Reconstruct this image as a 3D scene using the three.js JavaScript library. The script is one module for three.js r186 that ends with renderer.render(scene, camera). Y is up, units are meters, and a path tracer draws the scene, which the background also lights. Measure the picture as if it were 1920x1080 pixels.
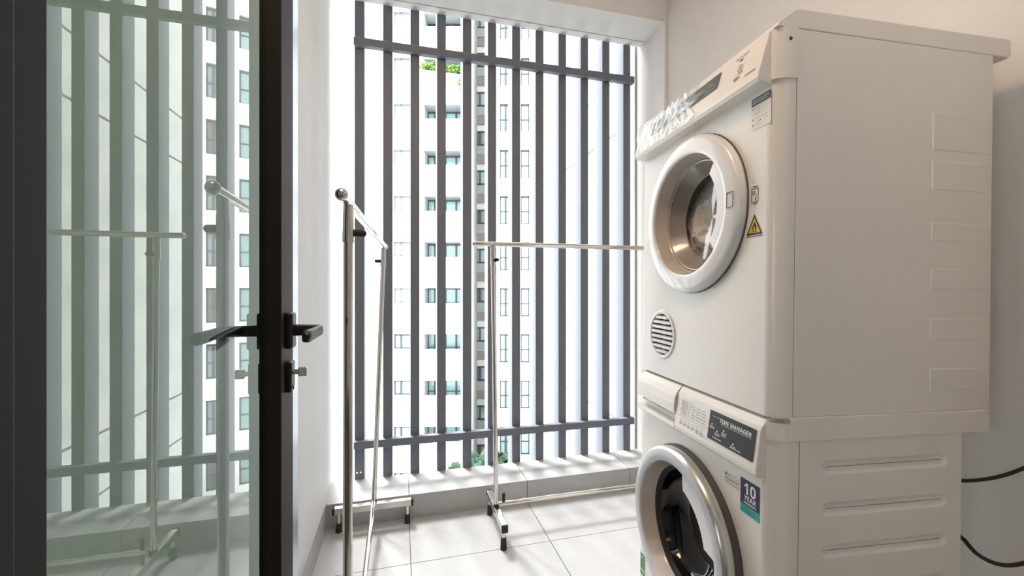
import * as THREE from 'three';
import { RoundedBoxGeometry } from 'three/addons/geometries/RoundedBoxGeometry.js';
import { RectAreaLightUniformsLib } from 'three/addons/lights/RectAreaLightUniformsLib.js';
import { mergeGeometries } from 'three/addons/utils/BufferGeometryUtils.js';
import { ImprovedNoise } from 'three/addons/math/ImprovedNoise.js';

// ---------------------------------------------------------------- camera, sky, lamps, exposure
// Room frame: x to the right wall, y up, depth D towards the balcony screen (three.js z = -D).
const scene = new THREE.Scene();
const rad = THREE.MathUtils.degToRad;
const YAW = rad(14.8), EYE = 1.12;
const camera = new THREE.PerspectiveCamera(2 * Math.atan(540 / 790) * 180 / Math.PI, 1920 / 1080, 0.02, 300);
camera.position.set(0, EYE, 0);
camera.lookAt(Math.sin(YAW), EYE, -Math.cos(YAW));
scene.add(camera);
const renderer = new THREE.WebGLRenderer({ antialias: true });
renderer.toneMapping = THREE.LinearToneMapping;
renderer.toneMappingExposure = 1.0;
renderer.shadowMap.enabled = true;
scene.background = new THREE.Color(0.93, 0.97, 1.0);        // white hazy sky
scene.backgroundIntensity = 7.5;
const sun = new THREE.DirectionalLight(new THREE.Color(1.0, 0.985, 0.97), 7.6);   // sun behind thin cloud, so a wide soft disc
sun.position.set(-4.2, 24, -15.5); sun.target.position.set(0.5, 0, -1.6);
sun.castShadow = true; sun.shadow.radius = 26; sun.shadow.mapSize.set(2048, 2048);
Object.assign(sun.shadow.camera, { left: -6, right: 6, top: 6, bottom: -6, near: 1, far: 60 });
scene.add(sun, sun.target);
RectAreaLightUniformsLib.init();
const LAMP_LAUNDRY = 27, LAMP_KITCHEN = 1;                  // warm ceiling lamps (built further down)
const WARM = new THREE.Color(1.0, 0.72, 0.5);

// ---------------------------------------------------------------- helpers
let seed = 7;
const rnd = () => { seed = (seed * 1664525 + 1013904223) >>> 0; return seed / 4294967296; };
const perlin = new ImprovedNoise();
const V = (x, y, D) => new THREE.Vector3(x, y, -D);
const used = {};
function numbered(n) { const k = used[n] = (used[n] ?? -1) + 1; return k ? `${n}_${String(k).padStart(3, '0')}` : n; }
function metreUV(g) {
  const p = g.attributes.position, n = g.attributes.normal, uv = new Float32Array(p.count * 2);
  for (let i = 0; i < p.count; i++) {
    const ax = Math.abs(n.getX(i)), ay = Math.abs(n.getY(i)), az = Math.abs(n.getZ(i));
    const x = p.getX(i), y = p.getY(i), z = p.getZ(i);
    if (ay >= ax && ay >= az) { uv[2 * i] = x; uv[2 * i + 1] = -z; } else if (ax >= az) { uv[2 * i] = z; uv[2 * i + 1] = y; } else { uv[2 * i] = x; uv[2 * i + 1] = y; }
  }
  g.setAttribute('uv', new THREE.BufferAttribute(uv, 2));
  return g;
}
function box(x0, x1, y0, y1, D0, D1, round = 0) {
  const w = x1 - x0, h = y1 - y0, d = D1 - D0;
  const g = round ? new RoundedBoxGeometry(w, h, d, 2, round) : new THREE.BoxGeometry(w, h, d);
  g.translate((x0 + x1) / 2, (y0 + y1) / 2, -(D0 + D1) / 2);
  return metreUV(g);
}
const flat = (g) => (g.index ? g.toNonIndexed() : g);
const merge = (list) => mergeGeometries(list.map((g) => { const f = flat(g); for (const k of Object.keys(f.attributes)) if (!['position', 'normal', 'uv'].includes(k)) f.deleteAttribute(k); return f; }));
function rod(a, b, r, seg = 16, r2 = r) {
  const d = new THREE.Vector3().subVectors(b, a), g = new THREE.CylinderGeometry(r2, r, d.length(), seg);
  g.applyQuaternion(new THREE.Quaternion().setFromUnitVectors(new THREE.Vector3(0, 1, 0), d.clone().normalize()));
  const m = a.clone().add(b).multiplyScalar(0.5);
  return g.translate(m.x, m.y, m.z);
}
const ball = (c, r, s = 16) => new THREE.SphereGeometry(r, s, Math.round(s * 0.7)).translate(c.x, c.y, c.z);
const tube = (pts, r, n = 40, seg = 10) => new THREE.TubeGeometry(new THREE.CatmullRomCurve3(pts), n, r, seg);
function mesh(name, g, m, parent = scene) {
  const o = new THREE.Mesh(Array.isArray(g) ? merge(g) : g, m);
  o.name = parent === scene ? numbered(name) : name;
  o.castShadow = o.receiveShadow = true;
  parent.add(o);
  return o;
}
function tag(o, label, category, extra = {}) { Object.assign(o.userData, { label, category }, extra); return o; }
function thing(name, label, category, pos = new THREE.Vector3(), extra) {
  const o = new THREE.Group(); o.name = numbered(name); o.position.copy(pos); scene.add(o);
  return tag(o, label, category, extra);
}
const S = { kind: 'structure' };

// ---------------------------------------------------------------- textures and materials
function noiseTex(size, fn, srgb = true) {
  const data = new Uint8Array(size * size * 4);
  for (let y = 0; y < size; y++) for (let x = 0; x < size; x++) {
    const c = fn(x / size, y / size), i = 4 * (y * size + x);
    for (let k = 0; k < 3; k++) data[i + k] = Math.max(0, Math.min(255, Math.round(255 * (Array.isArray(c) ? c[k] : c))));
    data[i + 3] = 255;
  }
  const t = new THREE.DataTexture(data, size, size);
  t.wrapS = t.wrapT = THREE.RepeatWrapping; t.magFilter = THREE.LinearFilter; t.minFilter = THREE.LinearMipmapLinearFilter; t.generateMipmaps = true;
  if (srgb) t.colorSpace = THREE.SRGBColorSpace;
  t.needsUpdate = true;
  return t;
}
// tileable fractal noise, about -1..1
function fbm(u, v, f, oct = 4, s = 0) {
  let a = 0, amp = 1, tot = 0;
  for (let o = 0; o < oct; o++) {
    const n = (x, y) => perlin.noise(x * f, y * f, s + o * 7.3);
    a += amp * ((1 - u) * (1 - v) * n(u, v) + u * (1 - v) * n(u - 1, v) + (1 - u) * v * n(u, v - 1) + u * v * n(u - 1, v - 1));
    tot += amp; amp *= 0.55; f *= 2;
  }
  return a / tot * 1.6;
}
const tileTex = noiseTex(512, (u, v) => { const n = 0.93 + 0.05 * fbm(u, v, 3, 5, 1) + 0.03 * fbm(u, v, 24, 3, 9); return [n, n * 0.995, n * 0.985]; });
const plasterTex = noiseTex(256, (u, v) => { const n = 0.97 + 0.02 * fbm(u, v, 4, 5, 3); return [n, n, n]; });
const plasterBump = noiseTex(512, (u, v) => 0.5 + 0.35 * fbm(u, v, 30, 4, 5), false);
const concreteTex = noiseTex(512, (u, v) => { const n = 0.9 + 0.1 * fbm(u, v, 3, 6, 11) + 0.05 * fbm(u, v, 30, 2, 2); return [n, n, n * 0.99]; });
const std = (color, roughness, extra = {}) => new THREE.MeshStandardMaterial({ color, roughness, ...extra });
const phy = (color, roughness, extra = {}) => new THREE.MeshPhysicalMaterial({ color, roughness, ...extra });
const M = {
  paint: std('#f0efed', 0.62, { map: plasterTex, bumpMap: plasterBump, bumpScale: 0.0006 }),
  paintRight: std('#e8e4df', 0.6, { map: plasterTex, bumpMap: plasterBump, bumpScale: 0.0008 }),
  tile: std('#c3c4c6', 0.42, { map: tileTex, bumpMap: tileTex, bumpScale: 0.0004 }),
  grout: std('#85817d', 0.9),
  slat: std('#6e737f', 0.5),
  frame: phy('#241f1d', 0.6, { specularIntensity: 0.5 }),
  black: std('#1c1b1b', 0.45),
  rubber: std('#2c2a2a', 0.75),
  alu: std('#c3c7d0', 0.3, { metalness: 0.7 }),
  chrome: std('#dbd6cf', 0.1, { metalness: 1 }),
  chromeDull: std('#c9c5bf', 0.24, { metalness: 1 }),
  steel: std('#aebbc0', 0.22, { metalness: 1 }),
  glass: phy('#d2e4dc', 0.0, { transmission: 1, thickness: 0, ior: 1.95 }),
  white: phy('#e6e1da', 0.35, { clearcoat: 0.5, clearcoatRoughness: 0.2 }),
  ringGrey: phy('#bfc2c6', 0.3, { clearcoat: 0.4, clearcoatRoughness: 0.15 }),
  ring: phy('#e3e3e4', 0.28, { clearcoat: 0.6, clearcoatRoughness: 0.1 }),
  funnel: phy('#c8beb4', 0.25, { clearcoat: 0.8, clearcoatRoughness: 0.1 }),
  silver: std('#cfccc8', 0.25, { metalness: 0.75 }),
  seam: std('#6b655d', 0.8),
  seamDark: std('#4a4744', 0.6),
  darkPlastic: phy('#2b2d31', 0.25, { clearcoat: 0.8, clearcoatRoughness: 0.05 }),
  drum: std('#d6d2cc', 0.45),
  drumSteel: std('#8d8b88', 0.4, { metalness: 0.6 }),
  bowl: phy('#98908a', 0.22, { clearcoat: 0.5, clearcoatRoughness: 0.1 }),
  smokeGlass: phy('#f4f2ef', 0.02, { transmission: 1, thickness: 0, ior: 1.5 }),
  darkGlass: phy('#5c5e60', 0.02, { transmission: 1, thickness: 0, ior: 1.5 }),
  bag: std('#f2eee8', 0.6),
  cable: std('#17181b', 0.5),
};

// ---------------------------------------------------------------- the room shell
const XL = -0.345, XR = 1.46, CEIL = 2.86, D_DOOR = 0.25, D_LEDGE = 2.11, D_OUT = 2.35, LEDGE = 0.113, SOFFIT = 2.63;

const floor = tag(mesh('floor', box(XL - 0.12, XR + 0.12, -0.2, -0.008, D_DOOR - 0.13, D_OUT), M.grout), 'pale grey square floor tiles with thin grey joints', 'floor', S);
const TX = [-0.56, 0.04, 0.64, 1.24, 1.84], TD = [-0.04, 0.56, 1.16, 1.76, 2.36];
for (let i = 0; i < 4; i++) for (let j = 0; j < 4; j++) {
  const x0 = Math.max(TX[i] + 0.0016, XL), x1 = Math.min(TX[i + 1] - 0.0016, XR), d0 = Math.max(TD[j] + 0.0016, 0.125), d1 = Math.min(TD[j + 1] - 0.0016, D_LEDGE + 0.005);
  if (x1 > x0 && d1 > d0) mesh('tile', box(x0, x1, -0.012, 0, d0, d1), M.tile, floor);
}
const ledge = tag(mesh('floor_ledge', box(XL - 0.12, XR + 0.12, -0.008, LEDGE - 0.012, D_LEDGE + 0.012, D_OUT - 0.004), M.grout), 'low tiled ledge along the foot of the slatted screen', 'ledge', S);
for (let i = 0; i < 4; i++) {
  const x0 = Math.max(TX[i] + 0.0016, XL), x1 = Math.min(TX[i + 1] - 0.0016, XR);
  mesh('tile', box(x0, x1, LEDGE - 0.014, LEDGE, D_LEDGE, D_OUT), M.tile, ledge);
  mesh('tile', box(x0, x1, 0.0005, LEDGE - 0.0145, D_LEDGE + 0.001, D_LEDGE + 0.013), M.tile, ledge);
}
tag(mesh('wall_left', box(XL - 0.14, XL, -0.2, CEIL + 0.14, D_DOOR, 2.43), M.paint), 'smooth white painted wall beyond the open glass door', 'wall', S);
tag(mesh('baseboard_left', box(XL, XL + 0.012, 0, 0.125, D_DOOR, D_LEDGE), M.tile), 'grey tile skirting along the white wall by the door', 'baseboard', S);
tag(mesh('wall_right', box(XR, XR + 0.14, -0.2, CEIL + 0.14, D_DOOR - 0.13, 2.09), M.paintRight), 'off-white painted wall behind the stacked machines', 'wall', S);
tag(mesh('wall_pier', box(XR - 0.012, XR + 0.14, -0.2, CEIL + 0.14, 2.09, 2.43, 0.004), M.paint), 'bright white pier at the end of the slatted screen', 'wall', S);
tag(mesh('baseboard_right', box(XR - 0.012, XR, 0, 0.125, D_DOOR, 2.09), M.tile), 'grey tile skirting behind the washing machine', 'baseboard', S);
tag(mesh('ceiling', box(XL - 0.14, XR + 0.14, CEIL, CEIL + 0.14, D_DOOR - 0.13, D_OUT), M.paint), 'white ceiling of the laundry balcony', 'ceiling', S);
const beam = tag(mesh('ceiling_beam', [box(XL, XR - 0.012, SOFFIT, CEIL, 2.09, 2.289), box(XL, XR - 0.012, SOFFIT + 0.012, CEIL, 2.289, 2.297), box(XL, XR - 0.012, SOFFIT, CEIL, 2.297, D_OUT)], M.paint), 'painted concrete beam with a drip groove above the slatted screen', 'beam', S);

// wall with the doorway in which the camera stands, and the kitchen behind it
const DW0 = 0.12, DW1 = D_DOOR, JL = -0.30, JR = 0.66, DOOR_TOP = 2.3;
tag(mesh('wall_doorway', [box(XL - 0.14, JL, -0.2, CEIL, DW0, DW1), box(JR, XR, -0.2, CEIL, DW0, DW1), box(JL, JR, DOOR_TOP, CEIL, DW0, DW1)], M.paint), 'white wall around the balcony doorway', 'wall', S);
tag(mesh('trim_1', box(JL, -0.19, -0.005, DOOR_TOP, 0.16, 0.274, 0.003), M.frame), 'dark bronze door jamb at the hinge side', 'door frame', S);
tag(mesh('trim_2', [box(JR - 0.04, JR, -0.005, DOOR_TOP, 0.16, 0.274, 0.003), box(-0.19, JR - 0.04, DOOR_TOP - 0.04, DOOR_TOP, 0.16, 0.274)], M.frame), 'dark bronze door head and jamb at the closing side', 'door frame', S);
const KX0 = -1.6, KX1 = 1.46, KD = -2.6;
tag(mesh('floor_kitchen', box(KX0, KX1, -0.2, 0, KD, 0.125), std('#5f5145', 0.5, { map: tileTex })), 'beige floor of the room behind the doorway', 'floor', S);
tag(mesh('ceiling_kitchen', box(KX0, KX1, CEIL, CEIL + 0.14, KD, DW0), M.paint), 'white ceiling of the room behind the doorway', 'ceiling', S);
tag(mesh('wall_rear', box(KX0, KX1, -0.2, CEIL, KD - 0.14, KD), M.paint), 'white rear wall of the room behind the doorway', 'wall', S);
const WD0 = -1.35, WD1 = -0.15, WY0 = 0.9, WY1 = 1.9;
tag(mesh('window_1', [box(KX0 - 0.1, KX0 - 0.05, WY0, WY0 + 0.05, WD0, WD1), box(KX0 - 0.1, KX0 - 0.05, WY1 - 0.05, WY1, WD0, WD1), box(KX0 - 0.1, KX0 - 0.05, WY0, WY1, WD0, WD0 + 0.05), box(KX0 - 0.1, KX0 - 0.05, WY0, WY1, WD1 - 0.05, WD1), box(KX0 - 0.1, KX0 - 0.05, WY0, WY1, (WD0 + WD1) / 2 - 0.03, (WD0 + WD1) / 2 + 0.03)], M.frame), 'dark framed window of the room behind the doorway', 'window', S);
tag(mesh('wall_room_left', [box(KX0 - 0.14, KX0, -0.2, WY0, KD - 0.14, DW1), box(KX0 - 0.14, KX0, WY1, CEIL + 0.14, KD - 0.14, DW1), box(KX0 - 0.14, KX0, WY0, WY1, KD - 0.14, WD0), box(KX0 - 0.14, KX0, WY0, WY1, WD1, DW1), box(KX0, XL - 0.14, -0.2, CEIL + 0.14, DW0, DW1)], M.paint), 'white side wall of the room behind the doorway', 'wall', S);
tag(mesh('wall_room_right', box(KX1, KX1 + 0.14, -0.2, CEIL + 0.14, KD - 0.14, DW0), M.paint), 'white side wall of the room, continuing the laundry wall', 'wall', S);

function ceilingLamp(label, x, D, w, power) {
  const o = thing('ceiling_lamp', label, 'lamp', V(x, CEIL, D));
  mesh('housing', new RoundedBoxGeometry(w + 0.03, 0.03, w + 0.03, 2, 0.01).translate(0, -0.015, 0), std('#eeeeee', 0.5), o);
  mesh('diffuser', new RoundedBoxGeometry(w, 0.012, w, 2, 0.004).translate(0, -0.033, 0), new THREE.MeshStandardMaterial({ color: '#fff4e2', emissive: WARM, emissiveIntensity: 1.2 }), o);
  const l = new THREE.RectAreaLight(WARM, power, w * 0.96, w * 0.96);
  l.position.set(0, -0.042, 0); l.rotation.x = -Math.PI / 2; l.castShadow = true; o.add(l);
  return o;
}
ceilingLamp('square warm ceiling lamp over the laundry balcony', -0.04, 0.62, 0.4, LAMP_LAUNDRY);
ceilingLamp('square warm ceiling lamp in the room behind the doorway', -0.1, -1.2, 0.4, LAMP_KITCHEN);

// ---------------------------------------------------------------- slatted screen
const screen = thing('balcony_screen', 'dark grey metal screen of upright slats closing the balcony', 'screen', V(0.575, LEDGE, D_OUT));
const inScreen = (g) => g.translate(-0.575, -LEDGE, D_OUT);
for (let i = 0; i < 12; i++) {
  const x = -0.21 + i * 0.1428;
  mesh('slat', inScreen(box(x - 0.0245, x + 0.0245, -0.12, 2.95, D_OUT, D_OUT + 0.1, 0.004)), M.slat, screen);
}
for (const y of [2.402, 0.302]) {
  const r = mesh('rail', inScreen(box(-0.236, 1.392, y - 0.02, y + 0.02, D_OUT - 0.036, D_OUT, 0.003)), M.slat, screen);
}
for (const [x, y] of [[-0.222, 0.15], [-0.203, 0.15]]) mesh('screw', inScreen(new THREE.CylinderGeometry(0.005, 0.006, 0.004, 10).rotateX(Math.PI / 2).translate(x, y, -D_OUT + 0.002)), M.chrome, screen);

// ---------------------------------------------------------------- glass door, open along the left wall
const GX = -0.242, LX0 = -0.252, LX1 = -0.215, E0 = 0.868, E1 = 0.958, LB = 0.012, LT = 2.25;
const door = tag(new THREE.Group(), 'open dark-framed door with one tall green-tinted glass pane', 'door', S);
door.name = 'door_1'; scene.add(door);
mesh('hinge_stile', box(LX0, LX1, LB, LT, 0.277, 0.332, 0.002), M.frame, door);
mesh('lock_stile', box(LX0, LX1, LB, LT, E0, E1, 0.002), M.frame, door);
mesh('edge_strip', box(LX1 - 0.02, LX1 - 0.001, LB, LT, E1, 1.006, 0.001), M.alu, door);
mesh('bottom_rail', box(LX0, LX1, LB, LB + 0.1, 0.332, E0, 0.002), M.frame, door);
mesh('top_rail', box(LX0, LX1, LT - 0.09, LT, 0.332, E0, 0.002), M.frame, door);
mesh('glass_pane', new THREE.PlaneGeometry(E0 - 0.332, LT - LB - 0.19).rotateY(Math.PI / 2).translate(GX, (LT + LB + 0.01) / 2, -(0.332 + E0) / 2), M.glass, door);
function lever(side) {                                       // side +1: room face, -1: wall face
  const f = side > 0 ? LX1 : LX0, y = 1.037, D = 0.912;
  const h = mesh('lever_handle', new RoundedBoxGeometry(0.014, 0.07, 0.034, 3, 0.005).translate(f + side * 0.006, y, -D), M.black, door);
  h.userData.label = side > 0 ? 'black lever handle on the room face' : 'black lever handle seen through the glass';
  const out = side > 0 ? 0.052 : 0.04, pts = [];
  for (let t = 0; t <= 1.0001; t += 0.05) {                // centre line in (outwards, towards hinge)
    const a = Math.min(t / 0.42, 1), b = Math.max((t - 0.3) / 0.7, 0);
    pts.push([f + side * (0.008 + out * Math.sin(a * Math.PI / 2) - (side < 0 ? 0 : 0.004 * b)), D - 0.118 * b ** 1.25, y - (side < 0 ? 0.012 * b * b : 0.002 * b)]);
  }
  const g = []; const n = pts.length, prof = 12;
  const pos = [], idx = [];
  for (let i = 0; i < n; i++) {
    const p = pts[i], q = pts[Math.min(i + 1, n - 1)], o = pts[Math.max(i - 1, 0)];
    let tx = q[0] - o[0], td = q[1] - o[1]; const l = Math.hypot(tx, td); tx /= l; td /= l;
    const nx = -td, nd = tx, end = i === n - 1 ? 0.75 : 1, hh = (0.0115 - 0.002 * Math.sin(i / n * Math.PI)) * end, ww = 0.0075 * end;
    for (let k = 0; k < prof; k++) {
      const a = k / prof * 2 * Math.PI, cx = Math.sign(Math.cos(a)) * Math.abs(Math.cos(a)) ** 0.5 * ww, cy = Math.sign(Math.sin(a)) * Math.abs(Math.sin(a)) ** 0.5 * hh;
      pos.push(p[0] + nx * cx, p[2] + cy, -(p[1] + nd * cx));
    }
    if (i) for (let k = 0; k < prof; k++) { const a = (i - 1) * prof + k, b = (i - 1) * prof + (k + 1) % prof; idx.push(a, b, a + prof, b, b + prof, a + prof); }
  }
  for (let k = 1; k < prof - 1; k++) { const b = (n - 1) * prof; idx.push(b, b + k, b + k + 1, 0, k + 1, k); }
  const lg = new THREE.BufferGeometry(); lg.setAttribute('position', new THREE.Float32BufferAttribute(pos, 3)); lg.setIndex(idx); lg.computeVertexNormals();
  mesh('lever', lg, M.black, h);
  const pl = mesh('lock_plate', new RoundedBoxGeometry(0.012, 0.06, 0.03, 3, 0.004).translate(f + side * 0.005, 0.947, -D), M.black, door);
  if (side > 0) {
    mesh('thumb_turn', [rod(V(f + 0.008, 0.955, D), V(f + 0.022, 0.955, D), 0.005), new RoundedBoxGeometry(0.016, 0.018, 0.009, 2, 0.002).translate(f + 0.028, 0.955, -D)], M.chrome, pl);
    mesh('screw', rod(V(f + 0.01, 0.926, D), V(f + 0.0135, 0.926, D), 0.004), M.chrome, pl);
  }
}
lever(1); lever(-1);

// ---------------------------------------------------------------- chrome garment racks
function rack(label, o) {
  const r = thing('garment_rack', label, 'clothes rack', V(o.a[0], 0, o.a[1]), { group: 'chrome garment racks' });
  const L = (x, y, D) => V(x, y, D).sub(r.position);
  const BY = 1.32, PR = 0.0108;
  for (const [foot, top, knob] of [[o.a, o.at, o.knobA], [o.b, o.bt, o.knobB]]) {
    const post = mesh('post', rod(L(foot[0], 0.1, foot[1]), L(top[0], BY - 0.02, top[1]), PR), M.chrome, r);
    const dir = L(top[0], BY, top[1]).sub(L(foot[0], 0.1, foot[1])).normalize(), T = L(top[0], BY - 0.008, top[1]);
    mesh('sleeve', [rod(T.clone().addScaledVector(dir, -0.085), T.clone().addScaledVector(dir, -0.002), 0.0135, 18, 0.0112), rod(T.clone().addScaledVector(dir, -0.088), T.clone().addScaledVector(dir, -0.085), 0.0138)], M.chrome, post);
    const K = T.clone().addScaledVector(dir, -0.065);
    mesh('clamp_knob', [rod(K.clone().add(new THREE.Vector3(knob[0] * 0.012, 0, -knob[1] * 0.012)), K.clone().add(new THREE.Vector3(knob[0] * 0.03, 0, -knob[1] * 0.03)), 0.0085, 12), ball(K.clone().add(new THREE.Vector3(knob[0] * 0.031, 0, -knob[1] * 0.031)), 0.0085, 12)], M.rubber, post);
    const fx = o.fx * o.half, fd = o.fd * o.half;
    const foots = mesh('foot_bar', (() => { const g = new RoundedBoxGeometry(o.fx ? 2 * o.half : 0.026, 0.03, o.fd ? 2 * o.half : 0.026, 2, 0.002); const c = L(foot[0], 0.098, foot[1]); return g.translate(c.x, c.y, c.z); })(), M.chromeDull, r);
    for (const s of [-1, 1]) {
      const cx = foot[0] + s * fx, cd = foot[1] + s * fd;
      mesh('end_cap', (() => { const g = new RoundedBoxGeometry(o.fx ? 0.012 : 0.028, 0.032, o.fd ? 0.012 : 0.028, 2, 0.003); const c = L(cx, 0.098, cd); return g.translate(c.x, c.y, c.z); })(), M.rubber, foots);
      const lx = cx - s * o.fx * 0.022, ld = cd - s * o.fd * 0.022;
      const leg = mesh('leg', rod(L(lx, 0.03, ld), L(lx, 0.084, ld), 0.0085), M.chrome, r);
      mesh('rubber_foot', rod(L(lx, 0, ld), L(lx, o.tall ? 0.05 : 0.04, ld), 0.0145, 16, 0.0115), M.rubber, leg);
    }
    mesh('collar', [rod(L(foot[0], 0.112, foot[1]), L(foot[0], 0.124, foot[1]), 0.0135)], M.rubber, post);
  }
  const A = L(o.bar0[0], BY, o.bar0[1]), B = L(o.bar1[0], BY, o.bar1[1]);
  const bar = mesh('hanging_bar', rod(A, B, 0.0108), M.chrome, r);
  mesh('ball_end', ball(A, o.ball, 20), M.chrome, bar); mesh('ball_end', ball(B, o.ball, 20), M.chrome, bar);
  mesh('stretcher', rod(L(o.a[0], 0.121, o.a[1]), L(o.b[0], 0.121, o.b[1]), 0.0095), M.chrome, r);
  if (o.clamp) mesh('clamp_knob', [rod(L(...o.clamp), L(o.clamp[0], o.clamp[1] + 0.03, o.clamp[2]), 0.007, 12), ball(L(o.clamp[0], o.clamp[1] + 0.034, o.clamp[2]), 0.009, 12)], M.rubber, r);
  return r;
}
rack('chrome garment rack standing along the white wall by the open door', {
  a: [-0.118, 1.03], at: [-0.116, 1.03], b: [-0.122, 2.075], bt: [-0.078, 2.085], bar0: [-0.1222, 0.964], bar1: [-0.073, 2.125],
  fx: 1, fd: 0, half: 0.175, knobA: [1, 0.25], knobB: [-1, 0], ball: 0.0142,
});
rack('chrome garment rack parallel to the slatted screen, reaching behind the machines', {
  a: [0.427, 1.9], at: [0.407, 1.88], b: [1.33, 1.9], bt: [1.33, 1.88], bar0: [0.322, 1.878], bar1: [1.42, 1.878],
  fx: 0, fd: 1, half: 0.165, knobA: [0.45, -0.9], knobB: [0, -1], ball: 0.0122, clamp: [0.462, 0.128, 1.9], tall: true,
});

// ---------------------------------------------------------------- the machines
// machine frame: x = depth from the front, y = height, z = -w, w = distance from the near corner along the front
const W = 0.588;
function canvasTex(w, h, draw) {
  const c = document.createElement('canvas'); c.width = w; c.height = h;
  const x = c.getContext('2d'); draw(x, w, h);
  const t = new THREE.CanvasTexture(c); t.colorSpace = THREE.SRGBColorSpace; t.magFilter = THREE.LinearFilter; return t;
}
function place(parent, name, g, m, w, h, d, tilt = 0) {      // geometry drawn in xy facing +z, put on the front
  g.rotateX(-tilt); g.rotateY(-Math.PI / 2); g.translate(d, h, -w);
  return mesh(name, g, m, parent);
}
function decal(parent, name, tex, w, h, width, height, d, tilt = 0, opt = {}) {
  const m = new THREE.MeshPhysicalMaterial({ map: tex, roughness: opt.rough ?? 0.45, clearcoat: opt.coat ?? 0, clearcoatRoughness: 0.1, transparent: !!opt.alpha, alphaTest: opt.alpha ? 0.35 : 0 });
  return place(parent, name, new THREE.PlaneGeometry(width, height), m, w, h, d, tilt);
}
const shape = (pts) => new THREE.Shape(pts.map(([x, y]) => new THREE.Vector2(x, y)));
function along(pts, w0, w1, bevel = 0) {                     // profile in (depth, height) run along the width
  const g = new THREE.ExtrudeGeometry(shape(pts), { depth: w1 - w0 - 2 * bevel, bevelEnabled: bevel > 0, bevelSize: bevel, bevelThickness: bevel, bevelSegments: 2, steps: 1 });
  return g.translate(0, 0, -w1 + bevel);
}
function lathe(parent, name, pts, m, w, h, seg = 72) {        // points (radius, outwards from the front)
  const g = new THREE.LatheGeometry(pts.map(([r, t]) => new THREE.Vector2(r, t)), seg);
  return mesh(name, g.rotateZ(Math.PI / 2).translate(0, h, -w), m, parent);
}
function cornerPost(w0, dir, depth, h0, h1, bulge = 0.02, grow = 0) { // rounded front corner, footprint in (d, w)
  const n = 12;
  const s = new THREE.Shape(); s.moveTo(depth, w0 + dir * bulge); s.lineTo(depth, w0 - dir * grow);
  for (let i = 0; i <= n; i++) { const a = i / n * Math.PI / 2; s.lineTo((depth * 0.8) * (1 - Math.sin(a)) - grow, w0 - dir * grow + dir * (bulge + grow) * (1 - Math.cos(a))); }
  const g = new THREE.ExtrudeGeometry(s, { depth: h1 - h0, bevelEnabled: false });
  g.rotateX(-Math.PI / 2);                                   // (d, w, e) -> (d, e, -w)
  return g.translate(0, h0, 0);
}
const TILT = rad(-0.85), TURN = rad(-5);
const O = [0.741, 0.85, 0.701];

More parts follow.
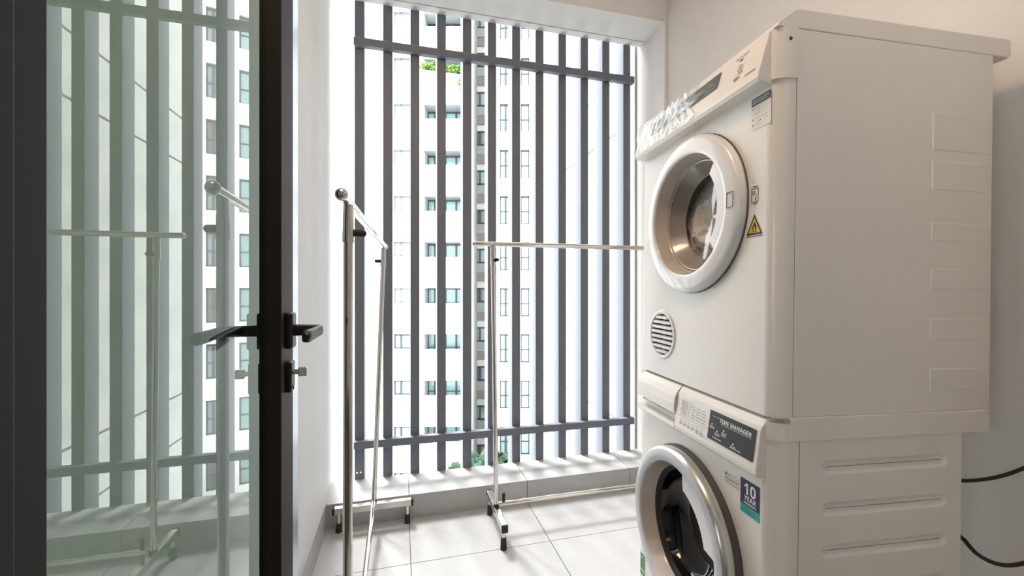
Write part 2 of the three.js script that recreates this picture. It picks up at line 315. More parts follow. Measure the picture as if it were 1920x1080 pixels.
// ---- washing machine
const washer = thing('washing_machine', 'white front-loading washing machine under the dryer', 'washing machine', V(0.7284, 0.0001, 0.7021));
washer.rotation.set(0, TURN, TILT);
{
  const g = washer, H = 0.85, BD = 0.484;
  for (const w of [0, W]) {
    const s = w ? 1 : -1;
    const ss = shape([[0.064, 0.03], [BD, 0.03], [BD, 0.805], [0.064, 0.805]]), L = 0.328, R = 0.0155;
    const stadium = (cx, cy, r, n = 8) => { const o = []; for (const [x, a0] of [[cx + L / 2 - R, -Math.PI / 2], [cx - L / 2 + R, Math.PI / 2]]) for (let i = 0; i <= n; i++) { const t = a0 + i / n * Math.PI; o.push([x + r * Math.cos(t), cy + r * Math.sin(t)]); } return o; };
    const ribs = []; if (!w) for (let k = 0; k < 8; k++) ribs.push(H - 0.1075 - k * 0.0885);
    for (const y of ribs) ss.holes.push(new THREE.Path(stadium(0.281, y, R).reverse().map(([x, q]) => new THREE.Vector2(x, q))));
    const p = mesh('side_panel', new THREE.ExtrudeGeometry(ss, { depth: 0.012, bevelEnabled: false }).translate(0, 0, w ? -w : -0.012), M.white, g);
    for (const y of ribs) {                                  // pressed grooves
      const rings = [[R, 0], [R - 0.0025, -0.0008], [R - 0.006, -0.0034], [R - 0.009, -0.0042], [0.0005, -0.0042]], pos = [], idx = [];
      rings.forEach(([r, z], j) => { const o = stadium(0.281, y, r), m = o.length; o.forEach(([x, q], i) => { pos.push(x, q, z); if (j) { const c = (i + 1) % m, A = (j - 1) * m; idx.push(A + i, A + c, A + m + i, A + c, A + m + c, A + m + i); } }); });
      const rg = new THREE.BufferGeometry(); rg.setAttribute('position', new THREE.Float32BufferAttribute(pos, 3)); rg.setIndex(idx); rg.computeVertexNormals();
      mesh('pressed_groove', rg, M.white, p);
    }
    mesh('corner_post', [cornerPost(w, -s, 0.062, 0.03, 0.8028, 0.03), cornerPost(w, -s, 0.0415, 0.8028, 0.838, 0.022)], M.white, g);
    mesh('seam', new THREE.BoxGeometry(0.002, 0.775, 0.01).translate(0.063, 0.03 + 0.775 / 2, -(w - s * 0.006)), M.seam, g);
  }
  mesh('back_panel', new THREE.BoxGeometry(0.01, 0.775, W - 0.02).translate(BD - 0.005, 0.03 + 0.775 / 2, -W / 2), M.white, g);
  mesh('bottom_panel', new THREE.BoxGeometry(BD - 0.02, 0.01, W - 0.02).translate(BD / 2, 0.036, -W / 2), M.white, g);
  const fs = shape([[-(W - 0.03), 0.03], [-0.03, 0.03], [-0.03, 0.75], [-(W - 0.03), 0.75]]);
  const dc = [0.302, 0.452];
  const hole = new THREE.Path(); hole.absarc(-dc[0], dc[1], 0.195, 0, Math.PI * 2); fs.holes.push(hole);
  const fg = new THREE.ExtrudeGeometry(fs, { depth: 0.012, bevelEnabled: false, curveSegments: 40 });
  fg.rotateY(-Math.PI / 2).scale(1, 1, 1);                   // (x,y,z) -> (-z, y, x): local z = -w
  fg.translate(0.012, 0, 0);
  mesh('front_panel', fg, M.white, g);
  // worktop lid
  mesh('lid', along([[0.042, 0.803], [0.556, 0.803], [0.556, 0.848], [0.552, 0.8495], [0.046, 0.8495], [0.042, 0.847]], -0.003, W + 0.003, 0.0015), M.white, g);
  // control panel
  const prof = [[0.05, 0.846], [0.014, 0.8445], [0.004, 0.84], [-0.006, 0.826], [-0.009, 0.818], [-0.02, 0.734], [-0.0195, 0.726], [-0.014, 0.721], [0.05, 0.718]];
  const cp = mesh('control_panel', along(prof, 0.02, 0.332, 0.002), M.white, g);
  const a = Math.atan2(0.011, 0.084), at = (h) => -0.009 - (0.818 - h) / 0.084 * 0.011 - 0.0035;
  const dr = mesh('detergent_drawer', along([[0.05, 0.846], [0.014, 0.8445], [0.004, 0.84], [-0.008, 0.828], [-0.0165, 0.812], [-0.02, 0.79], [-0.019, 0.7675], [-0.012, 0.765], [0.05, 0.765]], 0.3335, W - 0.03, 0.002), M.white, g);
  mesh('handle_recess', [new THREE.BoxGeometry(0.01, 0.034, W - 0.364).translate(0.01, 0.75, -(0.3335 + W - 0.03) / 2)], M.silver, dr);
  mesh('panel_lip', along([[0.05, 0.733], [-0.019, 0.734], [-0.0195, 0.726], [-0.014, 0.721], [0.05, 0.718]], 0.3335, W - 0.03, 0.002), M.white, g);
  // display and print
  const disp = canvasTex(512, 236, (x, w, h) => {
    x.fillStyle = '#131418'; x.fillRect(0, 0, w, h); x.fillStyle = '#e4e6ea'; x.textAlign = 'right';
    x.font = 'bold 46px sans-serif'; x.fillText('TIME MANAGER', w - 40, 70);
    x.fillRect(w - 370, 78, 330, 3);
    for (const [px, py, n] of [[40, 110, 2], [110, 150, 2], [185, 120, 3], [300, 185, 1]]) { x.beginPath(); x.arc(px, py, 8, 0, 7); x.fill(); for (let i = 0; i < n; i++) x.fillRect(px - 26, py + 16 + i * 12, 58, 5); }
    x.fillRect(60, 205, 110, 6); x.fillRect(270, 212, 120, 6); x.fillRect(30, 40, 120, 3);
  });
  decal(cp, 'display', disp, 0.107, 0.784, 0.154, 0.069, at(0.784), a, { rough: 0.5, coat: 0 });
  const print = canvasTex(1024, 512, (x, w, h) => {
    x.clearRect(0, 0, w, h); x.fillStyle = '#3c3a38'; x.strokeStyle = '#8f8b86';
    x.lineWidth = 3; x.beginPath(); x.moveTo(40, 270); x.lineTo(w, 270); x.stroke();
    for (let i = 0; i < 8; i++) { x.beginPath(); x.arc(455 + (i % 2) * 0, 40 + i * 28, 8, 0, 7); x.fill(); x.globalAlpha = 0.5; x.fillRect(180 + (i * 37) % 60, 36 + i * 28, 220 - (i * 37) % 60, 7); x.globalAlpha = 1; }
    for (let c = 0; c < 3; c++) for (let i = 0; i < 5; i++) { const X = 540 + c * 150, Y = 62 + i * 42; x.beginPath(); x.arc(X, Y, 8, 0, 7); x.fill(); x.globalAlpha = 0.55; x.fillRect(X + 22, Y - 4, 50 + (i * 29) % 46, 7); x.globalAlpha = 1; }
    for (let c = 0; c < 6; c++) { const X = 250 + c * 125; x.lineWidth = 5; x.beginPath(); x.arc(X, 330, 16, 0, 7); x.stroke(); x.globalAlpha = 0.6; x.fillRect(X - 40, 368, 80, 8); x.fillRect(X - 30, 386, 60, 7); if (c > 3) x.fillRect(X - 30, 404, 90, 7); x.globalAlpha = 1; }
  });
  decal(cp, 'printed_marks', print, 0.262, 0.771, 0.15, 0.09, at(0.771) + 0.0005, a, { alpha: true });
  // door
  const door = lathe(g, 'door', [[0.196, 0.0005], [0.2255, 0.0005], [0.2255, 0.004], [0.221, 0.008], [0.219, 0.02]], M.seamDark, dc[0], dc[1]);
  lathe(door, 'metal_band', [[0.221, 0.018], [0.2215, 0.03], [0.219, 0.039], [0.213, 0.0445]], M.silver, dc[0], dc[1]);
  lathe(door, 'outer_ring', [[0.2132, 0.0445], [0.2, 0.047], [0.186, 0.0455], [0.1805, 0.042], [0.1795, 0.036]], M.ringGrey, dc[0], dc[1]);
  lathe(door, 'inner_cone', [[0.18, 0.04], [0.178, 0.034], [0.17, 0.006], [0.166, 0.0], [0.163, -0.004]], M.funnel, dc[0], dc[1]);
  lathe(door, 'gasket', [[0.167, 0.001], [0.158, -0.002], [0.155, -0.012]], M.rubber, dc[0], dc[1]);
  lathe(door, 'glass_bowl', [[0.158, -0.004], [0.15, -0.03], [0.135, -0.06], [0.09, -0.075], [0.0001, -0.08]], M.darkGlass, dc[0], dc[1]);
  const cres = (r0, r1, a0, a1) => { const s = new THREE.Shape(); s.absarc(0, 0, r1, a0, a1, false); s.absarc(0, 0, r0, a1 - 0.1, a0 + 0.1, true); return new THREE.ExtrudeGeometry(s, { depth: 0.004, bevelEnabled: true, bevelSize: 0.0015, bevelThickness: 0.0015, bevelSegments: 2, curveSegments: 24 }); };
  place(door, 'grip_plate', cres(0.138, 0.182, rad(8), rad(78)), M.ring, dc[0], dc[1], -0.032);
  lathe(g, 'drum', [[0.2, -0.02], [0.24, -0.05], [0.24, -0.4], [0.0001, -0.42]], M.drumSteel, dc[0], dc[1], 48);
  // stickers
  const ten = canvasTex(320, 420, (x, w, h) => {
    x.fillStyle = '#1d2440'; x.fillRect(0, 0, w, h); x.fillStyle = '#e6e7ec'; x.textAlign = 'center';
    x.font = 'bold 190px sans-serif'; x.fillText('10', w / 2, 178); x.font = 'bold 82px sans-serif'; x.fillText('YEAR', w / 2 + 6, 252); x.font = 'bold 40px sans-serif'; x.fillText('WARRANTY', w / 2 + 6, 296);
    x.fillStyle = '#2aa3a4'; x.fillRect(0, 312, w, h - 312); x.fillStyle = '#14606a'; for (let i = 0; i < 3; i++) x.fillRect(30, 335 + i * 26, 210 + (i * 31) % 50, 8);
  });
  decal(g, 'warranty_sticker', ten, 0.062, 0.655, 0.058, 0.076, -0.0008, 0, { rough: 0.3 });
  const info = canvasTex(320, 190, (x, w, h) => { x.fillStyle = '#d2cdc6'; x.fillRect(0, 0, w, h); x.fillStyle = '#55514d'; x.fillRect(14, 14, 44, 36); x.fillRect(66, 26, 70, 10); x.globalAlpha = 0.6; for (let i = 0; i < 11; i++) x.fillRect(14 + i * 27, 84, 20, 26); x.fillRect(14, 128, 130, 7); x.fillRect(14, 158, 290, 9); });
  decal(g, 'information_sticker', info, 0.121, 0.67, 0.048, 0.027, -0.0008);
  const green = canvasTex(64, 128, (x, w, h) => { x.fillStyle = '#4f8a5c'; x.fillRect(0, 0, w, h); x.fillStyle = '#cfe2d2'; x.fillRect(0, 96, w, 8); x.fillRect(6, 20, 30, 6); });
  decal(g, 'energy_sticker', green, 0.545, 0.2, 0.03, 0.07, -0.0008);
  for (const w of [0.05, W - 0.05]) for (const d of [0.04, BD - 0.05]) mesh('foot', new THREE.CylinderGeometry(0.02, 0.022, 0.032 - d * 0.0149, 16).translate(d, 0.032 - (0.032 - d * 0.0149) / 2, -w), M.rubber, g);
  mesh('hose_elbow', [rod(new THREE.Vector3(BD - 0.01, 0.47, -0.05), new THREE.Vector3(BD + 0.028, 0.47, -0.05), 0.008), rod(new THREE.Vector3(BD + 0.022, 0.47, -0.05), new THREE.Vector3(BD + 0.034, 0.47, -0.05), 0.013)], M.rubber, g);
}

// ---- tumble dryer
const dryer = thing('tumble_dryer', 'white vented tumble dryer stacked on the washing machine', 'dryer', V(...O));
dryer.rotation.set(0, TURN, TILT);
{
  const g = dryer, BD = 0.562, TOP = 0.812, RIBS = [[0.582, 0.668], [0.494, 0.56], [0.38, 0.422], [0.272, 0.32], [0.16, 0.209], [0.047, 0.097]];
  for (const w of [0, W]) {
    const s = w ? 1 : -1;
    const sp = mesh('side_panel', new RoundedBoxGeometry(BD - 0.047, TOP - 0.002, 0.012, 2, 0.002).translate((BD + 0.047) / 2, TOP / 2, -(w - s * 0.006)), M.white, g);
    if (!w) for (const [y0, y1] of RIBS) {
      const rg = new RoundedBoxGeometry(0.165, y1 - y0, 0.006, 3, 0.0028).translate(0.475, (y0 + y1) / 2, 0); rg.rotateY(0.004);
      mesh('pressed_rib', rg.translate(0, 0, -0.0002), M.white, sp);
    }
    mesh('corner_post', cornerPost(w, -s, 0.045, 0, 0.706, 0.026), M.white, g);
    mesh('seam', new THREE.BoxGeometry(0.002, TOP - 0.01, 0.01).translate(0.046, TOP / 2, -(w - s * 0.0062)), M.seam, g);
    const cap = mesh('panel_end', cornerPost(w, -s, 0.047, 0.706, 0.812, 0.016, 0.0025), M.white, g);
    if (!w) mesh('screw_hole', rod(new THREE.Vector3(0.028, 0.787, -0.003), new THREE.Vector3(0.028, 0.787, 0.0032), 0.0035, 12), M.black, cap);
  }
  mesh('back_panel', new THREE.BoxGeometry(0.01, TOP - 0.01, W - 0.02).translate(BD - 0.005, TOP / 2, -W / 2), M.white, g);
  mesh('bottom_panel', new THREE.BoxGeometry(BD - 0.02, 0.01, W - 0.02).translate(BD / 2, 0.006, -W / 2), M.white, g);
  const dc = [0.289, 0.468], vc = [0.441, 0.127];
  const fs = shape([[-(W - 0.0262), 0], [-0.0262, 0], [-0.0262, 0.72], [-(W - 0.0262), 0.72]]);
  for (const [c, r] of [[dc, 0.17], [vc, 0.064]]) { const h = new THREE.Path(); h.absarc(-c[0], c[1], r, 0, Math.PI * 2); fs.holes.push(h); }
  const fg = new THREE.ExtrudeGeometry(fs, { depth: 0.012, bevelEnabled: false, curveSegments: 40 });
  fg.rotateY(-Math.PI / 2).translate(0.012, 0, 0);
  mesh('front_panel', fg, M.white, g);
  // lid with a sloped front and an end cap at the back
  mesh('lid', along([[0.001, 0.8135], [0.527, 0.8135], [0.527, 0.849], [0.524, 0.851], [0.05, 0.851], [0.042, 0.849], [0.004, 0.82]], 0, W, 0.002), M.white, g);
  mesh('lid_end_cap', along([[0.5275, 0.8135], [0.606, 0.8135], [0.611, 0.818], [0.611, 0.846], [0.606, 0.851], [0.5275, 0.851]], 0, W, 0.003), M.white, g);
  // control panel: leans forward at its foot
  const prof = [[0.05, 0.8115], [0.0, 0.8115], [-0.004, 0.808], [-0.0285, 0.722], [-0.03, 0.712], [-0.027, 0.7055], [0.004, 0.7], [0.05, 0.7]];
  const cp = mesh('control_panel', along(prof, 0.0165, W - 0.012, 0.002), M.white, g);
  const a = Math.atan2(0.0245, 0.086), at = (h) => -0.004 - (0.808 - h) / 0.086 * 0.0245 - 0.0035;
  const strip = canvasTex(1024, 160, (x, w, h) => {
    x.fillStyle = '#4a4945'; x.fillRect(0, 0, w, h); x.fillStyle = '#b9b6b0';
    for (let i = 0; i < 9; i++) { x.fillRect(60 + i * 105, 60, 46, 5); x.fillRect(60 + i * 105, 84, 60, 5); }
  });
  decal(cp, 'display_strip', strip, 0.33, 0.777, 0.335, 0.042, at(0.777), a, { rough: 0.25, coat: 0.6 });
  const marks = canvasTex(256, 384, (x, w, h) => {
    x.clearRect(0, 0, w, h); x.fillStyle = x.strokeStyle = '#6b625a';
    for (let i = 0; i < 11; i++) { x.fillRect(18 + i * 20, 34, 5, 26); x.fillRect(18 + i * 20, 34 + (i % 3) * 9, 13, 5); } x.fillRect(90, 84, 60, 16);
    x.lineWidth = 7; x.beginPath(); x.arc(122, 210, 52, -2.2, 1.2); x.stroke(); x.beginPath(); x.arc(122, 210, 22, 0, 7); x.stroke();
    x.fillRect(120, 262, 80, 9); x.fillRect(60, 312, 110, 12); x.fillRect(80, 338, 70, 9);
  });
  decal(cp, 'printed_marks', marks, 0.088, 0.768, 0.05, 0.075, at(0.768), a, { alpha: true });
  const code = canvasTex(128, 32, (x, w, h) => { x.clearRect(0, 0, w, h); x.fillStyle = '#7d736a'; x.fillRect(4, 10, 116, 10); });
  decal(cp, 'model_mark', code, 0.044, 0.735, 0.034, 0.007, at(0.735), a, { alpha: true });
  // crinkled protective film still clinging to the far end of the panel
  {
    const nu = 90, nv = 26, fw = 0.33, fh = 0.112, fgm = new THREE.PlaneGeometry(fw, fh, nu, nv), p = fgm.attributes.position;
    for (let i = 0; i < p.count; i++) {
      const x = p.getX(i), y = p.getY(i), u = x / fw + 0.5, v = y / fh + 0.5;
      const amp = 0.0055 * Math.min(1, (1 - u) * 2.2 + 0.05);
      const n1 = perlin.noise(x * 34 + y * 8, y * 14 - x * 6, 3.1), n2 = perlin.noise(x * 70, y * 40 + x * 20, 8.7);
      p.setZ(i, 0.0015 + amp * (1.2 * (0.6 - Math.abs(n1)) + 0.2 * (0.5 - Math.abs(n2))) + (u < 0.12 ? 0.006 * (0.12 - u) / 0.12 : 0));
      p.setX(i, x + 0.006 * (perlin.noise(y * 40, 2.2, 0) * (u < 0.5 ? 1 - 2 * u : 0)) + (u > 0.6 ? (u - 0.6) * 0.15 * perlin.noise(y * 60, 9.1, 4) : 0));
    }
    fgm.computeVertexNormals();
    place(cp, 'plastic_film', fgm, phy('#f2f3f4', 0.1, { transmission: 0.86, thickness: 0, ior: 1.6 }), 0.412, 0.764, at(0.764) - 0.001, a);
  }
  // warning sticker top right of the front
  const st = canvasTex(320, 400, (x, w, h) => {
    x.fillStyle = '#ddd8d0'; x.fillRect(0, 0, w, h); x.fillStyle = '#3a4048'; x.fillRect(0, 0, w, 98);
    x.fillStyle = '#b9bcc0'; x.fillRect(20, 26, 270, 12); x.fillRect(20, 56, 240, 10);
    x.fillStyle = '#8f8982'; x.strokeStyle = '#a09a93'; x.fillRect(60, 130, 90, 8); x.fillRect(40, 170, 120, 5); x.fillRect(40, 190, 110, 5); x.fillRect(40, 210, 120, 5);
    x.lineWidth = 5; x.beginPath(); x.arc(225, 170, 30, 0.5, 5); x.stroke(); x.fillRect(60, 256, 230, 7); x.fillRect(90, 300, 70, 8); x.fillRect(200, 296, 70, 6); x.fillRect(60, 336, 110, 7);
    x.fillStyle = '#46423e'; for (const [X, Y] of [[28, 134], [28, 268], [28, 336], [150, 300]]) { x.beginPath(); x.arc(X, Y, 11, 0, 7); x.fill(); }
  });
  decal(g, 'instruction_sticker', st, 0.0435, 0.653, 0.056, 0.07, -0.0008, 0, { rough: 0.35 });
  const icon = canvasTex(96, 176, (x, w, h) => { x.clearRect(0, 0, w, h); x.fillStyle = x.strokeStyle = '#5d564f'; x.lineWidth = 6; x.strokeRect(8, 30, 78, 110); x.fillRect(20, 8, 60, 8); x.fillRect(26, 152, 46, 8); x.beginPath(); x.arc(34, 64, 14, 0, 7); x.stroke(); x.beginPath(); x.moveTo(48, 128); x.lineTo(62, 128); x.lineTo(66, 76); x.fill(); });
  decal(g, 'mirror_mark', icon, 0.0585, 0.473, 0.024, 0.046, -0.0008, 0, { alpha: true });
  const tri = canvasTex(256, 256, (x, w, h) => {
    x.clearRect(0, 0, w, h); x.fillStyle = '#2c2518'; x.beginPath(); x.moveTo(128, 6); x.lineTo(250, 226); x.lineTo(6, 226); x.fill();
    x.fillStyle = '#d9bb35'; x.beginPath(); x.moveTo(128, 42); x.lineTo(218, 206); x.lineTo(38, 206); x.fill();
    x.fillStyle = '#2c2518'; x.beginPath(); x.moveTo(130, 84); x.bezierCurveTo(160, 120, 176, 140, 156, 182); x.lineTo(104, 182); x.bezierCurveTo(84, 150, 110, 130, 130, 84); x.fill();
    x.fillStyle = '#d9bb35'; x.beginPath(); x.moveTo(128, 130); x.bezierCurveTo(146, 150, 146, 166, 138, 180); x.lineTo(118, 180); x.bezierCurveTo(112, 164, 122, 150, 128, 130); x.fill();
    x.fillStyle = '#2c2518'; x.fillRect(86, 188, 84, 9); x.fillStyle = '#6d655c'; x.fillRect(10, 238, 236, 9);
  });
  decal(g, 'fire_hazard_sign', tri, 0.059, 0.407, 0.05, 0.052, -0.0008, 0, { alpha: true });
  // door
  const door = lathe(g, 'door', [[0.172, 0.0], [0.2125, 0.0], [0.2125, 0.004]], M.seam, dc[0], dc[1]);
  lathe(door, 'outer_ring', [[0.2105, 0.002], [0.2115, 0.008], [0.2095, 0.0175], [0.2055, 0.0225], [0.197, 0.026], [0.175, 0.0285], [0.167, 0.028], [0.1625, 0.0255], [0.161, 0.021]], M.ring, dc[0], dc[1]);
  lathe(door, 'inner_cone', [[0.1615, 0.0235], [0.158, 0.012], [0.153, -0.008], [0.151, -0.014], [0.146, -0.0155]], M.funnel, dc[0], dc[1]);
  lathe(door, 'bowl_side', [[0.15, -0.012], [0.146, -0.02], [0.134, -0.034], [0.122, -0.052], [0.117, -0.054]], M.bowl, dc[0], dc[1]);
  lathe(door, 'glass_window', [[0.1185, -0.052], [0.1, -0.055], [0.06, -0.058], [0.0001, -0.06]], M.smokeGlass, dc[0], dc[1]);
  const s = new THREE.Shape(); s.absarc(0, 0, 0.1625, rad(-40), rad(43), false); s.absarc(0, 0, 0.134, rad(40), rad(-37), true);
  place(door, 'grip_plate', new THREE.ExtrudeGeometry(s, { depth: 0.004, bevelEnabled: true, bevelSize: 0.0012, bevelThickness: 0.0012, bevelSegments: 2, curveSegments: 28 }), M.ring, dc[0], dc[1], -0.018);
  const nt = new THREE.Shape(); nt.moveTo(-0.011, -0.018); nt.lineTo(0.011, -0.018); nt.lineTo(0.011, 0.018); nt.lineTo(-0.011, 0.018); nt.closePath();
  const nh = new THREE.Path(); nh.moveTo(-0.0098, -0.0168); nh.lineTo(-0.0098, 0.0168); nh.lineTo(0.0098, 0.0168); nh.lineTo(0.0098, -0.0168); nh.closePath(); nt.holes.push(nh);
  place(door, 'hinge_cover', new THREE.ExtrudeGeometry(nt, { depth: 0.0012, bevelEnabled: false }), M.seam, dc[0] - 0.186, dc[1] + 0.004, -0.0282);
  lathe(g, 'drum', [[0.16, -0.018], [0.21, -0.07], [0.21, -0.45], [0.0001, -0.47]], M.drum, dc[0], dc[1], 48);
  // lint vent: round grille with sloping louvres
  const vent = lathe(g, 'vent_grille', [[0.062, -0.006], [0.0625, 0.001], [0.066, 0.004], [0.073, 0.0035], [0.0765, 0.0]], M.ring, vc[0], vc[1], 48);
  place(vent, 'backing', new THREE.CircleGeometry(0.064, 32), M.black, vc[0], vc[1], 0.014);
  for (let k = 0; k < 8; k++) {
    const y = -0.0525 + k * 0.015, half = Math.sqrt(0.0625 ** 2 - y * y);
    place(vent, 'louvre', new RoundedBoxGeometry(2 * half, 0.0085, 0.012, 2, 0.003).rotateX(0.5), M.ring, vc[0], vc[1] + y, 0.002);
  }
  place(vent, 'divider', new THREE.BoxGeometry(0.004, 0.118, 0.004), M.ring, vc[0], vc[1], 0.007);
}
// crumpled bag seen through the dryer window
{
  const bg = new THREE.IcosahedronGeometry(1, 24), p = bg.attributes.position, v = new THREE.Vector3();
  for (let i = 0; i < p.count; i++) {
    v.fromBufferAttribute(p, i);
    const n = 1 + 0.16 * (0.5 - Math.abs(perlin.noise(v.x * 2.3, v.y * 2.3 + 4, v.z * 2.3))) * 2 + 0.07 * (0.5 - Math.abs(perlin.noise(v.x * 6, v.y * 6, v.z * 6 + 7))) * 2 - 0.08;
    p.setXYZ(i, v.x * n * 0.105, v.y * n * 0.165, v.z * n * 0.125);
  }
  bg.computeVertexNormals();
  const local = new THREE.Vector3(0.18, 0.44, -0.365).applyEuler(dryer.rotation).add(dryer.position);
  const b = mesh('laundry_bundle', bg, M.bag); b.position.copy(local);
  tag(b, 'crumpled pale cloth bundle seen through the dryer window', 'laundry');
}

// cables behind the washing machine
washer.updateMatrixWorld(true);
const back = (d, h, w) => washer.localToWorld(new THREE.Vector3(d, h, -w));
tag(mesh('power_cable', tube([back(0.486, 0.672, 0.08), back(0.5, 0.672, 0.07), V(1.265, 0.668, 0.69), V(1.32, 0.676, 0.665), V(1.405, 0.70, 0.645), V(1.425, 0.78, 0.58), V(1.428, 0.85, 0.52)], 0.0042), M.cable), 'upper black cable curving up from behind the washing machine', 'cable');
tag(mesh('power_cable', tube([back(0.486, 0.585, 0.1), back(0.5, 0.575, 0.09), V(1.265, 0.54, 0.685), V(1.29, 0.505, 0.67), V(1.34, 0.48, 0.655), V(1.405, 0.483, 0.64), V(1.425, 0.56, 0.58), V(1.428, 0.72, 0.50), V(1.428, 0.85, 0.46)], 0.0046), M.cable), 'lower black cable sagging behind the washing machine', 'cable');

{
  const o = thing('wall_socket', 'white double wall socket on the wall beside the machines', 'socket', V(XR, 0.87, 0.49));
  mesh('face_plate', new RoundedBoxGeometry(0.01, 0.085, 0.146, 2, 0.003).translate(-0.005, 0, 0), M.ring, o);
  for (const z of [-0.03, 0.03]) mesh('plug', new RoundedBoxGeometry(0.028, 0.04, 0.04, 2, 0.006).translate(-0.024, 0, z), M.cable, o);
}

// ---------------------------------------------------------------- outside
const concrete = std('#cfcfcc', 0.85, { map: concreteTex, bumpMap: concreteTex, bumpScale: 0.004 });
const render_ = std('#e3e3e0', 0.8, { map: plasterTex });
const midFrame = std('#5f6466', 0.6), dark = std('#34383b', 0.5), pane = phy('#7f9a98', 0.12), paneDark = phy('#566567', 0.1), taupe = std('#8d857e', 0.8), soft = std('#9da1a2', 0.7);
const frost = phy('#eef3f3', 0.7, { transmission: 0.45, thickness: 0 });
const leafM = std('#6f8a46', 0.8, { side: THREE.DoubleSide }), leafDark = std('#3d5540', 0.85, { side: THREE.DoubleSide }), barkM = std('#6a5a4a', 0.9);

// neighbouring side wall, projecting from the same block
{
  const n = thing('neighbour_wall', 'tall pale concrete side wall with panel joints outside the screen', 'wall', V(1.9, -14, 4), { kind: 'structure' });
  mesh('core', new THREE.BoxGeometry(0.3, 34, 3.2).translate(0.17, 17, 0), M.grout, n);
  mesh('return', metreUV(new THREE.BoxGeometry(0.6, 34, 0.12).translate(-0.16, 17, 1.55)), concrete, n);
  for (let k = -5; k < 6; k++) {
    const yj = -0.07 + 3.1 * k;
    for (const [a, b] of [[yj + 0.012, yj + 2.588], [yj + 2.612, yj + 3.088]]) {
      mesh('concrete_panel', metreUV(new THREE.BoxGeometry(0.04, b - a, 3.2).translate(0.02, (a + b) / 2 + 14, 0.0)), concrete, n);
    }
  }
}
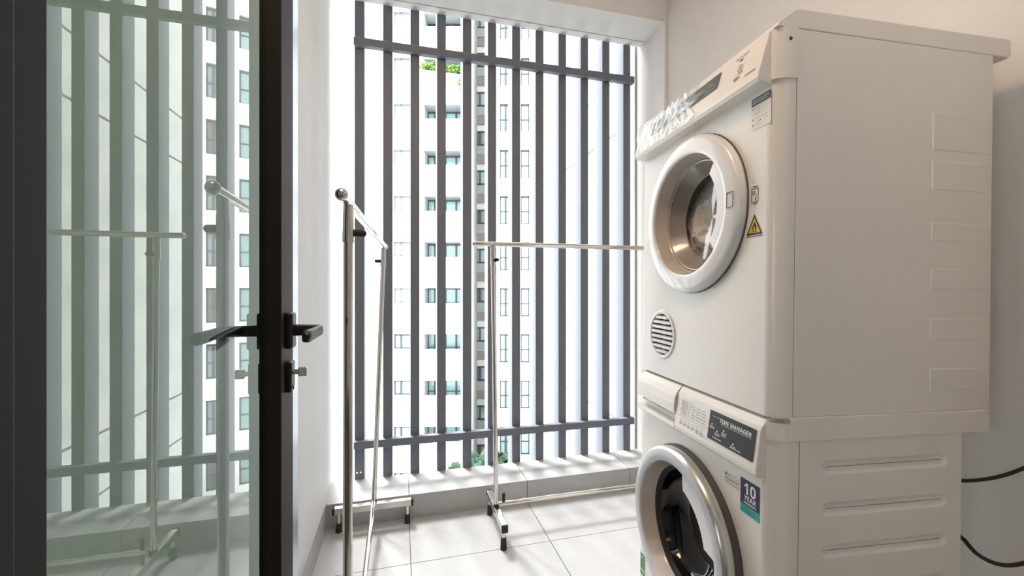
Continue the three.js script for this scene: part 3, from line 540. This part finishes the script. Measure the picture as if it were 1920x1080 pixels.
// apartment block across the way: its front faces the balcony at 28 m
{
  const GY = -24, Z1 = 28, k1 = Z1 / 790;
  const b = thing('apartment_building', 'pale apartment block with balconies and tall windows beyond the screen', 'building', new THREE.Vector3(Math.sin(YAW) * Z1, GY, -Math.cos(YAW) * Z1));
  b.rotation.y = -YAW;
  const X = (px) => (px - 960) * k1, FH = 3.073, Y0 = EYE - GY;
  const wing = (px0, px1, holes) => {
    const s = shape([[X(px0), 0], [X(px1), 0], [X(px1), Y0 + 30], [X(px0), Y0 + 30]]);
    for (const [a, c, y0, y1] of holes) { const p = new THREE.Path(); p.moveTo(X(a), y0); p.lineTo(X(a), y1); p.lineTo(X(c), y1); p.lineTo(X(c), y0); p.closePath(); s.holes.push(p); }
    mesh('facade_wall', new THREE.ExtrudeGeometry(s, { depth: 0.3, bevelEnabled: false }).translate(0, 0, -0.3), render_, b);
    mesh('side_wall', new THREE.BoxGeometry(0.3, Y0 + 30, 9).translate(X(px1) - 0.15, (Y0 + 30) / 2, -4.8), render_, b);
    mesh('side_wall', new THREE.BoxGeometry(0.3, Y0 + 30, 9).translate(X(px0) + 0.15, (Y0 + 30) / 2, -4.8), render_, b);
  };
  const window_ = (x0, x1, y0, y1, z, mull, m, trans, fm = dark) => {
    const t = 0.07, g = [[x0, x1, y1 - t * 1.6, y1], [x0, x1, y0, y0 + t], [x0, x0 + t, y0, y1], [x1 - t, x1, y0, y1], ...mull.map((u) => [x0 + (x1 - x0) * u - 0.06, x0 + (x1 - x0) * u + 0.06, y0, y1])];
    if (trans) g.push([x0, x1, y0 + (y1 - y0) * trans - 0.03, y0 + (y1 - y0) * trans + 0.03]);
    const f = mesh('window_frame', g.map(([a, c, d, e]) => new THREE.BoxGeometry(c - a, e - d, 0.08).translate((a + c) / 2, (d + e) / 2, z)), fm, b);
    mesh('pane', new THREE.BoxGeometry(x1 - x0, y1 - y0, 0.02).translate((x0 + x1) / 2, (y0 + y1) / 2, z - 0.03), m, f);
  };
  const hl = [], hr = [];
  for (let n = -8; n <= 5; n++) {
    const h = Y0 - n * FH;
    hl.push([738, 784, h - 0.98, h], [794, 872, h - 2.2, h]);
    hr.push([937, 957, h - 1.9, h], [976, 993, h - 1.9, h], [1018, 1036, h - 1.9, h], [1050, 1064, h - 1.9, h]);
  }
  wing(520, 882, hl); wing(916, 1090, hr);
  for (let n = -8; n <= 5; n++) {
    const h = Y0 - n * FH;
    window_(X(738), X(784), h - 0.98, h, -0.2, [0.28, 0.72], n > 0 ? pane : soft, 0, n > 0 ? dark : midFrame);
    const x0 = X(794), x1 = X(872);
    // loggia
    mesh('loggia', [new THREE.BoxGeometry(x1 - x0, 0.1, 1.3).translate((x0 + x1) / 2, h - 2.25, -0.95), new THREE.BoxGeometry(x1 - x0, 0.1, 1.3).translate((x0 + x1) / 2, h + 0.05, -0.95),
      new THREE.BoxGeometry(0.1, 2.4, 1.3).translate(x0 - 0.05, h - 1.1, -0.95), new THREE.BoxGeometry(0.1, 2.4, 1.3).translate(x1 + 0.05, h - 1.1, -0.95)], soft, b);
    window_(x0, x1, h - 2.2, h, -1.45, [0.18, 0.45, 0.72, 0.9], pane, 0.52);
    const bal = mesh('balustrade', new THREE.BoxGeometry(x1 - x0, 1.15, 0.02).translate((x0 + x1) / 2, h - 2.2 + 0.575, -0.1), frost, b);
    mesh('handrail', new THREE.BoxGeometry(x1 - x0, 0.04, 0.05).translate((x0 + x1) / 2, h - 1.03, -0.1), render_, bal);
    window_(X(937), X(957), h - 1.9, h, -0.2, [0.55], pane, 0.45);
    window_(X(976), X(993), h - 1.9, h, -0.2, [], pane, 0.45);
    window_(X(1018), X(1036), h - 1.9, h, -0.2, [0.5], n % 3 ? soft : taupe, 0.45, midFrame);
    window_(X(1050), X(1064), h - 1.9, h, -0.2, [], soft, 0.45, midFrame);
  }
  // recessed stair tower between the wings
  const k2 = 33.3 / 790, X2 = (px) => (px - 960) * k2, ZT = -5.3, FT = 3.1;
  mesh('stair_wall', new THREE.BoxGeometry(X2(935) - X2(860), Y0 + 30, 0.3).translate((X2(935) + X2(860)) / 2, (Y0 + 30) / 2, ZT - 0.25), render_, b);
  for (let n = -7; n <= 5; n++) {
    const h = EYE - GY - n * FT, x0 = X2(878), x1 = X2(911);
    window_(x0, x1, h - 1.14, h, ZT - 0.05, [0.66], n % 2 ? pane : paneDark, 0.08);
    mesh('spandrel_panel', new THREE.BoxGeometry(x1 - x0, 0.68, 0.1).translate((x0 + x1) / 2, h - 1.5, ZT - 0.06), soft, b);
    mesh('spandrel_panel', new THREE.BoxGeometry(x1 - x0, 0.66, 0.14).translate((x0 + x1) / 2, h - 2.25, ZT - 0.04), taupe, b);
  }
  // planter greenery on a high balcony
  const leaves = (c, sx, sy, sz, n, size) => {
    const out = [];
    for (let i = 0; i < n; i++) {
      const q = new THREE.PlaneGeometry(size, size * 1.5); q.rotateX(rnd() * 3); q.rotateY(rnd() * 6); q.rotateZ(rnd() * 3);
      const a = rnd() * 6.283, r = Math.cbrt(rnd()), t = Math.acos(2 * rnd() - 1);
      out.push(q.translate(c.x + sx * r * Math.sin(t) * Math.cos(a), c.y + sy * r * Math.cos(t), c.z + sz * r * Math.sin(t) * Math.sin(a)));
    }
    return out;
  };
  const right = new THREE.Vector3(Math.cos(YAW), 0, Math.sin(YAW)), fwd = new THREE.Vector3(Math.sin(YAW), 0, -Math.cos(YAW));
  const at = (px, py, s) => fwd.clone().multiplyScalar(s).addScaledVector(right, (px - 960) / 790 * s).add(new THREE.Vector3(0, EYE + (540 - py) / 790 * s, 0));
  const pb = thing('balcony_plant', 'bright green trailing plants over a high balcony edge of the block', 'plant', at(832, 142, 27.55));
  const lg = [];
  for (let i = 0; i < 9; i++) lg.push(...leaves(new THREE.Vector3(-1.2 + i * 0.3, 0.35 + 0.15 * rnd(), 0.1), 0.3, 0.3, 0.2, 60, 0.14));
  lg.push(...leaves(new THREE.Vector3(1.2, -0.5, 0.15), 0.25, 0.8, 0.15, 120, 0.12));
  mesh('foliage', lg, leafM, pb);
  mesh('trough', new THREE.BoxGeometry(2.6, 0.25, 0.25).translate(0, 0.0, 0.08), soft, pb);
  const tree = (px, py, s, r, label) => {
    const top = at(px, py, s), o = thing('tree', label, 'tree', new THREE.Vector3(top.x, GY, top.z));
    const hh = top.y - GY;
    mesh('trunk', rod(new THREE.Vector3(0, 0, 0), new THREE.Vector3(0, hh, 0), 0.25, 10, 0.1), barkM, o);
    const gs = [];
    for (let i = 0; i < 14; i++) gs.push(...leaves(new THREE.Vector3((rnd() - 0.5) * r * 1.6, hh - 0.5 - rnd() * r * 1.4, (rnd() - 0.5) * r * 1.6), r * 0.5, r * 0.45, r * 0.5, 160, 0.3));
    mesh('crown', gs, leafDark, o);
  };
  tree(905, 850, 24, 1.9, 'leafy green tree standing before the stair tower of the block');
  tree(790, 900, 25, 1.5, 'leafy green tree low down before the balconies of the block');
  tree(1060, 860, 24, 1.9, 'leafy green tree low down beside the end wing of the block');
  tag(mesh('ground', new THREE.BoxGeometry(120, 0.4, 90).translate(0, GY - 0.2, -40), std('#a9a9a4', 0.9)), 'grey paved ground far below between the blocks', 'ground', S);
}

renderer.render(scene, camera);
